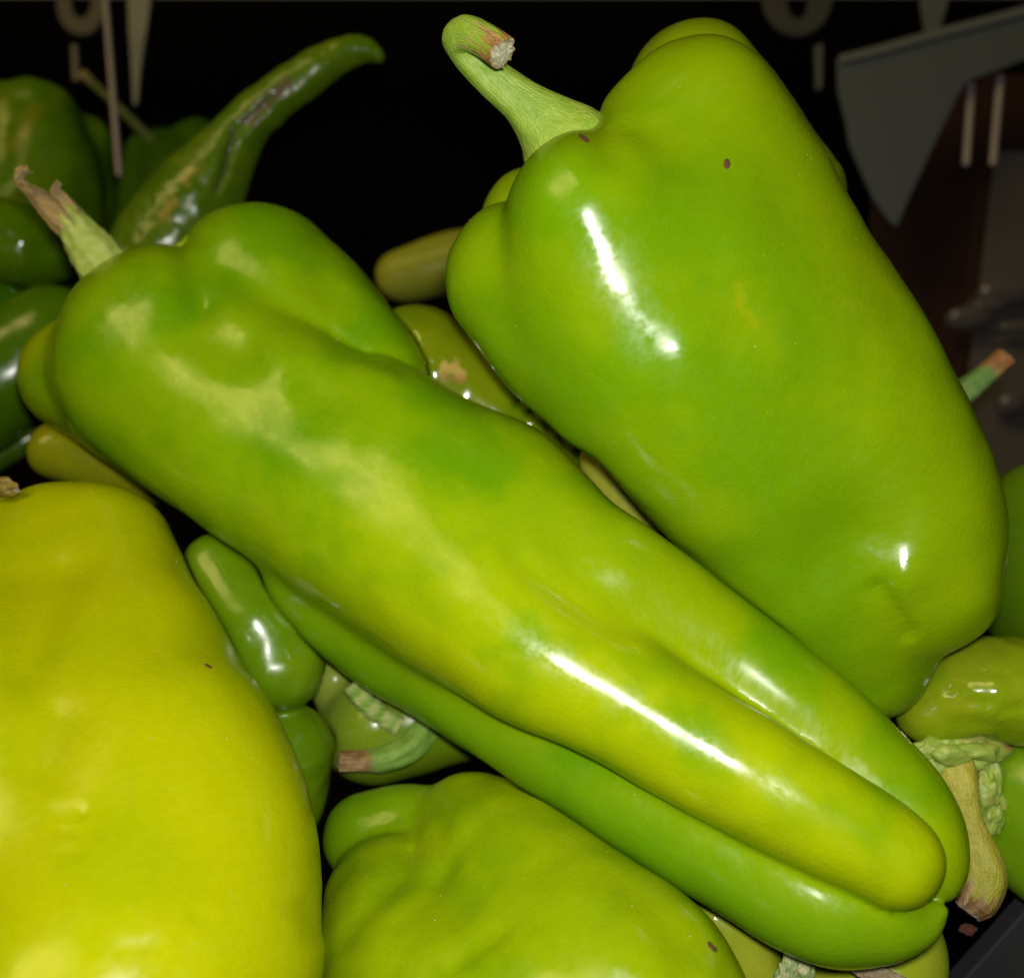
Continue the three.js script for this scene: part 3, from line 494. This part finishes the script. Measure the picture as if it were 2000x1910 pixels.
// ---------------------------------------------------------------- shredded, dry and crumpled bits
function ribbon(rows, d, o = {}) {                       // rows: [x, y, dz, halfwidth(px), turn] along a strip of dry skin; uneven edges, real thickness
  const L = rows.map(r => ({ p: at(r[0], r[1], deep(r[0], r[1], d, r[2])), w: r[3] * pxSize(d), a: r[4] ?? 0 })), M = 14, n = 8, pos = [], col = [], uv = [], idx = [];
  const view = new THREE.Vector3(0, 0, 1).applyQuaternion(camera.quaternion), C = [];
  for (let i = 0; i < L.length - 1; i++) for (let j = 0; j < n; j++) { const t = j / n; C.push({ p: L[i].p.clone().lerp(L[i + 1].p, t), w: L[i].w + (L[i + 1].w - L[i].w) * t, a: L[i].a + (L[i + 1].a - L[i].a) * t }); } C.push(L[L.length - 1]);
  for (let sidei = 0; sidei < 2; sidei++) for (let i = 0; i < C.length; i++) {
    const T = C[Math.min(i + 1, C.length - 1)].p.clone().sub(C[Math.max(0, i - 1)].p).normalize(), S = new THREE.Vector3().crossVectors(T, view).normalize(), N = new THREE.Vector3().crossVectors(S, T);
    const dir = S.clone().multiplyScalar(Math.cos(C[i].a)).addScaledVector(N, Math.sin(C[i].a)), nn = new THREE.Vector3().crossVectors(dir, T), tip = i === C.length - 1 ? 1 : 0;
    for (let j = 0; j <= M; j++) {
      const q = j / M * 2 - 1, jag = 1 + 0.25 * noise(i * 0.9 + (o.off ?? 0), q * 2, 4), v = C[i].p.clone().addScaledVector(dir, q * C[i].w * jag).addScaledVector(nn, (o.curl ?? 0.5) * q * q * C[i].w + 0.00012 * noise(i * 0.5, q * 3, 1) * 3 + (sidei ? -0.00022 : 0));
      if (tip) v.addScaledVector(T, 0.0011 * noise(q * 5, 2, o.off ?? 0));
      const s = 0.75 + 0.6 * noise(q * 6, i * 0.25, o.off ?? 0) + 0.3 * noise(v.x * 2500, v.y * 2500, v.z * 2500);
      pos.push(v.x, v.y, v.z); uv.push(q, i / n); col.push(...mixc(o.a ?? [0.32, 0.2, 0.06], o.b ?? [0.7, 0.52, 0.22], clamp(s)));
    }
  }
  const S = M + 1, H = C.length * S;
  for (let i = 0; i < C.length - 1; i++) for (let j = 0; j < M; j++) { const a = i * S + j; idx.push(a, a + S, a + 1, a + 1, a + S, a + S + 1); const b = a + H; idx.push(b, b + 1, b + S, b + 1, b + S + 1, b + S); }
  for (let i = 0; i < C.length - 1; i++) for (const j of [0, M]) { const a = i * S + j, b = a + S; if (j) idx.push(a, b, a + H, b, b + H, a + H); else idx.push(a, a + H, b, b, a + H, b + H); }
  for (let j = 0; j < M; j++) { const a = (C.length - 1) * S + j; idx.push(a, a + H, a + 1, a + 1, a + H, a + 1 + H); }
  const g = new THREE.BufferGeometry(); g.setAttribute('position', new THREE.Float32BufferAttribute(pos, 3)); g.setAttribute('color', new THREE.Float32BufferAttribute(col, 3)); g.setAttribute('uv', new THREE.Float32BufferAttribute(uv, 2)); g.setIndex(idx); g.computeVertexNormals(); return g;
}
const st1 = p1.root.children.find(c => c.name === 'stem');
const D1 = 0.215;
for (const [rows, o] of [
  [[[150, 462, -620, 10, 0], [124, 425, 28, 24, 0.2], [104, 398, 30, 27, 0.4], [84, 378, 26, 21, 0.7], [62, 366, 20, 19, 1.0], [44, 352, 24, 20, 1.4], [42, 338, 34, 16, 1.9], [56, 332, 44, 10, 2.4]], { off: 1, curl: 0.7 }],
  [[[160, 446, 4, 8, 0], [136, 412, 6, 20, -0.2], [116, 388, 10, 21, -0.3], [106, 372, 14, 13, -0.7], [112, 356, 20, 8, -1.2]], { off: 5, curl: 0.5, b: [0.76, 0.58, 0.27] }],
  [[[118, 455, 14, 9, 0.4], [90, 420, 14, 13, 0.8], [68, 390, 10, 14, 0.9], [46, 370, 8, 12, 1.4], [34, 352, 12, 12, 1.7]], { off: 9, curl: 0.6, a: [0.24, 0.14, 0.05], b: [0.55, 0.38, 0.15] }],
]) { const g = ribbon(rows.map(r => [r[0], r[1], (r[2] < -300 ? r[2] + 640 : r[2]) - 770, r[3], r[4]]), D1, o); part('dry_shred', g, MAT.dry, st1); }
// crumpled calyx of the pepper on the right: puckered leaf-like flaps
function blobs(list, d, f) { return list.map(([x, y, r, dz, sx = 1, sy = 1]) => { const g = new THREE.IcosahedronGeometry(1, 12), s = pxSize(d), p = g.attributes.position, c = at(x, y, deep(x, y, d, dz)), col = []; for (let i = 0; i < p.count; i++) { let X = p.getX(i), Y = p.getY(i), Z = p.getZ(i); const q = 1 + 0.5 * noise(X * 1.5 + x * 0.37, Y * 1.5 + y * 0.31, Z * 1.5) + 0.08 * noise(X * 4 + x * 0.37, Y * 4, Z * 4), v = new THREE.Vector3(X * sx * q, Y * sy * q, Z * 0.5 * q).multiplyScalar(r * s).applyQuaternion(camera.quaternion).add(c); p.setXYZ(i, v.x, v.y, v.z); col.push(...f(v)); } g.setAttribute('color', new THREE.Float32BufferAttribute(col, 3)); g.deleteAttribute('normal'); g.computeVertexNormals(); return g; }); }
{
  const f = v => { const n = fbm(v.x * 420, v.y * 420, v.z * 420, 3); return mixc(mixc([0.2, 0.33, 0.03], [0.33, 0.42, 0.08], clamp(0.5 + 1.2 * n)), [0.2, 0.13, 0.03], sstep(0.2, 0.55, noise(v.x * 170 + 5, v.y * 170, v.z * 170) + 0.4 * n)); };
  for (const g of blobs([[1845, 1472, 44, 92, 1.0, 0.75], [1900, 1468, 46, 84, 1.2, 0.6], [1936, 1505, 36, 66, 0.6, 1.2], [1922, 1552, 36, 66, 0.9, 1], [1938, 1590, 30, 60, 0.6, 1.1]], 0.29, f)) part('calyx', g, MAT.calyx, g13.root);
  const h = v => mixc([0.14, 0.26, 0.06], [0.45, 0.42, 0.26], clamp(0.4 + 1.4 * fbm(v.x * 500, v.y * 500, v.z * 500, 3)));
  for (const g of blobs([[1548, 1880, 26, 118, 0.6, 1.2], [1572, 1900, 22, 120, 0.7, 1.1], [1530, 1915, 20, 116, 0.6, 1.3]], 0.262, h)) part('calyx', g, MAT.calyx, g15.root);
}
for (const [rows, o] of [
  [[[1715, 1882, 132, 8, 0.2], [1745, 1866, 138, 9, 0.4], [1775, 1858, 138, 8, 0.6], [1800, 1845, 132, 5, 1]], { off: 3, b: [0.62, 0.5, 0.36] }],
  [[[1735, 1876, 134, 5, 0.9], [1765, 1868, 142, 6, 0.2], [1790, 1862, 140, 5, 0.8]], { off: 4, b: [0.66, 0.55, 0.42] }],
  [[[1665, 1880, 140, 12, 0], [1710, 1905, 144, 16, 0.3], [1760, 1930, 144, 18, 0.4]], { off: 8, b: [0.6, 0.5, 0.3] }],
]) part('dry_shred', ribbon(rows, 0.262, o), MAT.dry, g15.root.children.find(c => c.name === 'stem'));

// brown withered calyx at the left edge, above the yellow pepper
{ const w = v => mixc([0.14, 0.07, 0.01], [0.2, 0.17, 0.015], clamp(0.5 + 1.3 * fbm(v.x * 500, v.y * 500, v.z * 500, 3)));
  for (const g of blobs([[2, 950, 30, -560, 1.3, 0.75]], 0.205, w)) part('calyx', g, MAT.calyx, p3.root, 'withered brown calyx'); }

// ---------------------------------------------------------------- behind the pile: signs, rods, dividers
const CAMQ = camera.quaternion.clone();
function plate(outline, d, thick, o = {}) {              // flat outline traced at one depth, turned to the lens axis, with thickness and a bevel
  const s = pxSize(d), sh = new THREE.Shape(outline.map(p => new THREE.Vector2((p[0] - W0 / 2) * s, (H0 / 2 - p[1]) * s)));
  for (const h of o.holes ?? []) sh.holes.push(new THREE.Path(h.map(p => new THREE.Vector2((p[0] - W0 / 2) * s, (H0 / 2 - p[1]) * s))));
  const g = new THREE.ExtrudeGeometry(sh, { depth: thick, bevelEnabled: true, bevelThickness: 0.0004, bevelSize: 0.0004, bevelSegments: 2, curveSegments: 10 });
  g.translate(0, 0, -d * SC); g.applyQuaternion(CAMQ); g.translate(camera.position.x, camera.position.y, camera.position.z); return g;
}
function rod(a, b, ra, rb, da, db) { const p = at(a[0], a[1], da), q = at(b[0], b[1], db), L = p.distanceTo(q), g = new THREE.CapsuleGeometry(1, 1, 6, 14); g.dispose(); const c = new THREE.CylinderGeometry(rb * pxSize(db), ra * pxSize(da), L, 16, 1), e = new THREE.SphereGeometry(rb * pxSize(db), 16, 8); e.translate(0, L / 2, 0); const m = mergeGeometries([c, e]); m.translate(0, L / 2, 0); m.applyQuaternion(new THREE.Quaternion().setFromUnitVectors(new THREE.Vector3(0, 1, 0), q.clone().sub(p).normalize())); m.translate(p.x, p.y, p.z); return m; }
const greyPlastic = plastic(0.075, 0.09, 0.105, 0.6), rodMat = plastic(0.3, 0.26, 0.28, 0.5), blueInk = plastic(0.006, 0.012, 0.08, 0.6), clearGrey = plastic(0.06, 0.075, 0.11, 0.45);
{
  const d = 0.62;
  const o = [[1635, 118], [1693, 105], [1818, 70], [1907, 47], [2060, 6], [2060, 96], [1990, 122], [1933, 143], [1895, 158], [1878, 170], [1864, 193], [1831, 260], [1767, 397], [1752, 434], [1747, 442], [1738, 434], [1709, 395], [1683, 339], [1660, 285], [1652, 240], [1637, 178]];
  const root = thing('price_tag_holder', 'grey plastic tag holder with blue marks behind the plump pepper', 'tag holder', at(1747, 442, d + 0.002));
  part('plate', plate(o, d, 0.002), greyPlastic, root);
  part('top_lip', plate([[1640, 112], [1693, 99], [1818, 64], [1907, 41], [2060, 0], [2060, 14], [1907, 55], [1818, 78], [1693, 113], [1643, 124]], d - 0.0045, 0.0016), plastic(0.12, 0.13, 0.135, 0.6), root);
  part('printed_mark', plate([[1646, 138], [1662, 134], [1690, 126], [1682, 160], [1670, 184], [1658, 178], [1648, 160]], d - 0.0016, 0.0004), blueInk, root);
  for (const [x, y] of [[1855, 96], [1852, 112], [1854, 128], [1852, 163]]) part('printed_mark', plate([[x - 5, y - 4], [x + 5, y - 5], [x + 6, y + 4], [x - 4, y + 5]], d - 0.0016, 0.0003), blueInk, root);
}
solo('tag_tongue', plate([[1793, -30], [1850, -30], [1848, 5], [1832, 58], [1820, 64], [1806, 62], [1798, 10]], 0.65, 0.002), plastic(0.09, 0.1, 0.11, 0.6), 'short grey plastic tongue hanging above the tag holder', 'plastic tongue');
for (const [a, b, l] of [[[1898, 166], [1888, 318], 'pale upright rod hanging from the bend of the tag holder'], [[1955, 150], [1940, 318], 'pale upright rod hanging from the arm of the tag holder']]) solo('divider_rod', rod(a, b, 7, 7, 0.63, 0.63), rodMat, l, 'rod', null, 'divider rods below the tag holder');
solo('divider_rod', rod([204, -20], [232, 340], 6, 6, 0.64, 0.62), rodMat, 'thin pale divider rod beside the dark folded pepper', 'rod');
solo('divider_strip', plate([[252, -20], [300, -20], [290, 50], [278, 130], [270, 205], [264, 208], [260, 130], [255, 60]], 0.68, 0.002), clearGrey, 'bluish grey plastic strip tapering to a point', 'plastic strip');
solo('divider_strip', plate([[143, 92], [152, 92], [156, 160], [146, 160]], 0.7, 0.002), plastic(0.09, 0.08, 0.08, 0.6), 'short faint plastic strip above the dark folded pepper', 'plastic strip');
const ringOut = (cx, cy, rx, ry) => Array.from({ length: 40 }, (_, i) => [cx + rx * Math.cos(i / 40 * 6.2832), cy + ry * Math.sin(i / 40 * 6.2832)]);
solo('hanger_ring', plate(ringOut(163, 15, 46, 58), 0.74, 0.003, { holes: [ringOut(163, 8, 20, 34)] }), plastic(0.05, 0.045, 0.05, 0.6), 'dark plastic hanger ring beside the thin pale rod', 'ring');
solo('hanger_ring', plate(ringOut(1555, 0, 66, 74), 0.7, 0.003, { holes: [ringOut(1555, -6, 24, 50)] }), plastic(0.05, 0.05, 0.054, 0.6), 'dark plastic hanger ring beside the top of the plump pepper', 'ring');
solo('divider_strip', plate([[1592, 95], [1604, 90], [1602, 175], [1594, 178]], 0.68, 0.002), plastic(0.09, 0.1, 0.1, 0.6), 'narrow grey strip hanging beside the plump pepper', 'plastic strip');
{ const a = at(-60, -14, 0.95), g = new THREE.BoxGeometry(1.0, 0.012, 0.01); g.translate(0, a.y + 0.004, a.z); solo('shelf_rail', g, plastic(0.4, 0.42, 0.5, 0.6), 'pale grey rail along the back of the bin', 'rail'); }
// glossy tub wall on the right
{
  const d = 0.68, root = thing('plastic_tub', 'glossy dark brown plastic tub wall with rolled ribs behind the plump pepper', 'tub', at(1900, 900, d)), M1 = new THREE.MeshPhysicalMaterial({ color: new THREE.Color(0.035, 0.018, 0.014), roughness: 0.2 }), M2 = new THREE.MeshPhysicalMaterial({ color: new THREE.Color(0.1, 0.088, 0.085), roughness: 0.3 });
  part('wall', plate([[1700, 150], [2080, 150], [2080, 960], [1700, 960]], d + 0.03, 0.003), M1, root);
  part('wall_panel', plate([[1945, 300], [2080, 300], [2080, 960], [1862, 960], [1905, 640]], d + 0.018, 0.002), M2, root);
  const rib = (x0, x1, y, r, dd, m) => { const p = at(x0, y, dd), q = at(x1, y, dd), g = new THREE.CylinderGeometry(r, r, p.distanceTo(q), 20); g.rotateZ(Math.PI / 2); g.translate((p.x + q.x) / 2, (p.y + q.y) / 2, (p.z + q.z) / 2); part('rib', g, m, root); };
  rib(1760, 2080, 555, 0.0016, d + 0.026, M1); rib(1900, 2080, 640, 0.0022, d + 0.012, M2); rib(1900, 2080, 668, 0.0016, d + 0.012, M2); rib(1895, 2080, 590, 0.002, d + 0.012, M2);
  const K = new THREE.MeshPhysicalMaterial({ color: new THREE.Color(0.1, 0.09, 0.09), roughness: 0.16 });
  for (const [x, y, r, k] of [[1893, 622, 0.007, 1.3], [1968, 572, 0.008, 1.5], [1976, 790, 0.007, 0.9], [1935, 596, 0.004, 1.6], [1990, 640, 0.004, 1.8]]) { const g = new THREE.SphereGeometry(r, 32, 20); g.scale(k * 1.3, 1, 0.6); const p = at(x, y, d - 0.004); g.translate(p.x, p.y, p.z); part('glint_knob', g, K, root); }  // knobs added to the wall so the flash shows as bright glints
}
// black board and crumbs at the lower right
{
  const d = 0.28, g = plate([[1836, 1925], [1915, 1838], [2012, 1728], [2120, 1640], [2200, 2000], [1836, 2000]], d, 0.004);
  solo('tray_edge', g, plastic(0.018, 0.018, 0.019, 0.75), 'matt black tray edge at the corner of the pile', 'tray');
  for (const [x, y, r] of [[1892, 1815, 13]]) { const c = blobs([[x, y, r, 0, 1.1, 0.7]], 0.29, () => [0.16, 0.05, 0.025])[0]; solo('crumb', c, MAT.dry, 'reddish brown crumb of dry stem in the gap beside the tray edge', 'crumb'); }
}

// ---------------------------------------------------------------- lamps as things
{
  const g = new THREE.SphereGeometry(0.003, 16, 12); g.translate(flashAt.x, flashAt.y, flashAt.z);
  solo('flash_lamp', g, new THREE.MeshStandardMaterial({ color: 0x000000, emissive: new THREE.Color(1, 0.97, 0.9), emissiveIntensity: 2 }), 'small white flash lamp beside the lens', 'lamp').castShadow = false;
  const n = panelTo.clone().sub(panelAt).normalize(), b = new THREE.BoxGeometry(0.34, 0.56, 0.02), q = new THREE.Object3D(); q.position.copy(panelAt).addScaledVector(n, -0.014); q.lookAt(panelTo); q.updateMatrix(); b.applyMatrix4(q.matrix);
  solo('ceiling_light', b, new THREE.MeshStandardMaterial({ color: 0x111111, emissive: new THREE.Color(1.0, 0.74, 0.24), emissiveIntensity: 1 }), 'warm rectangular ceiling light over the bin', 'lamp');
}
renderer.render(scene, camera);
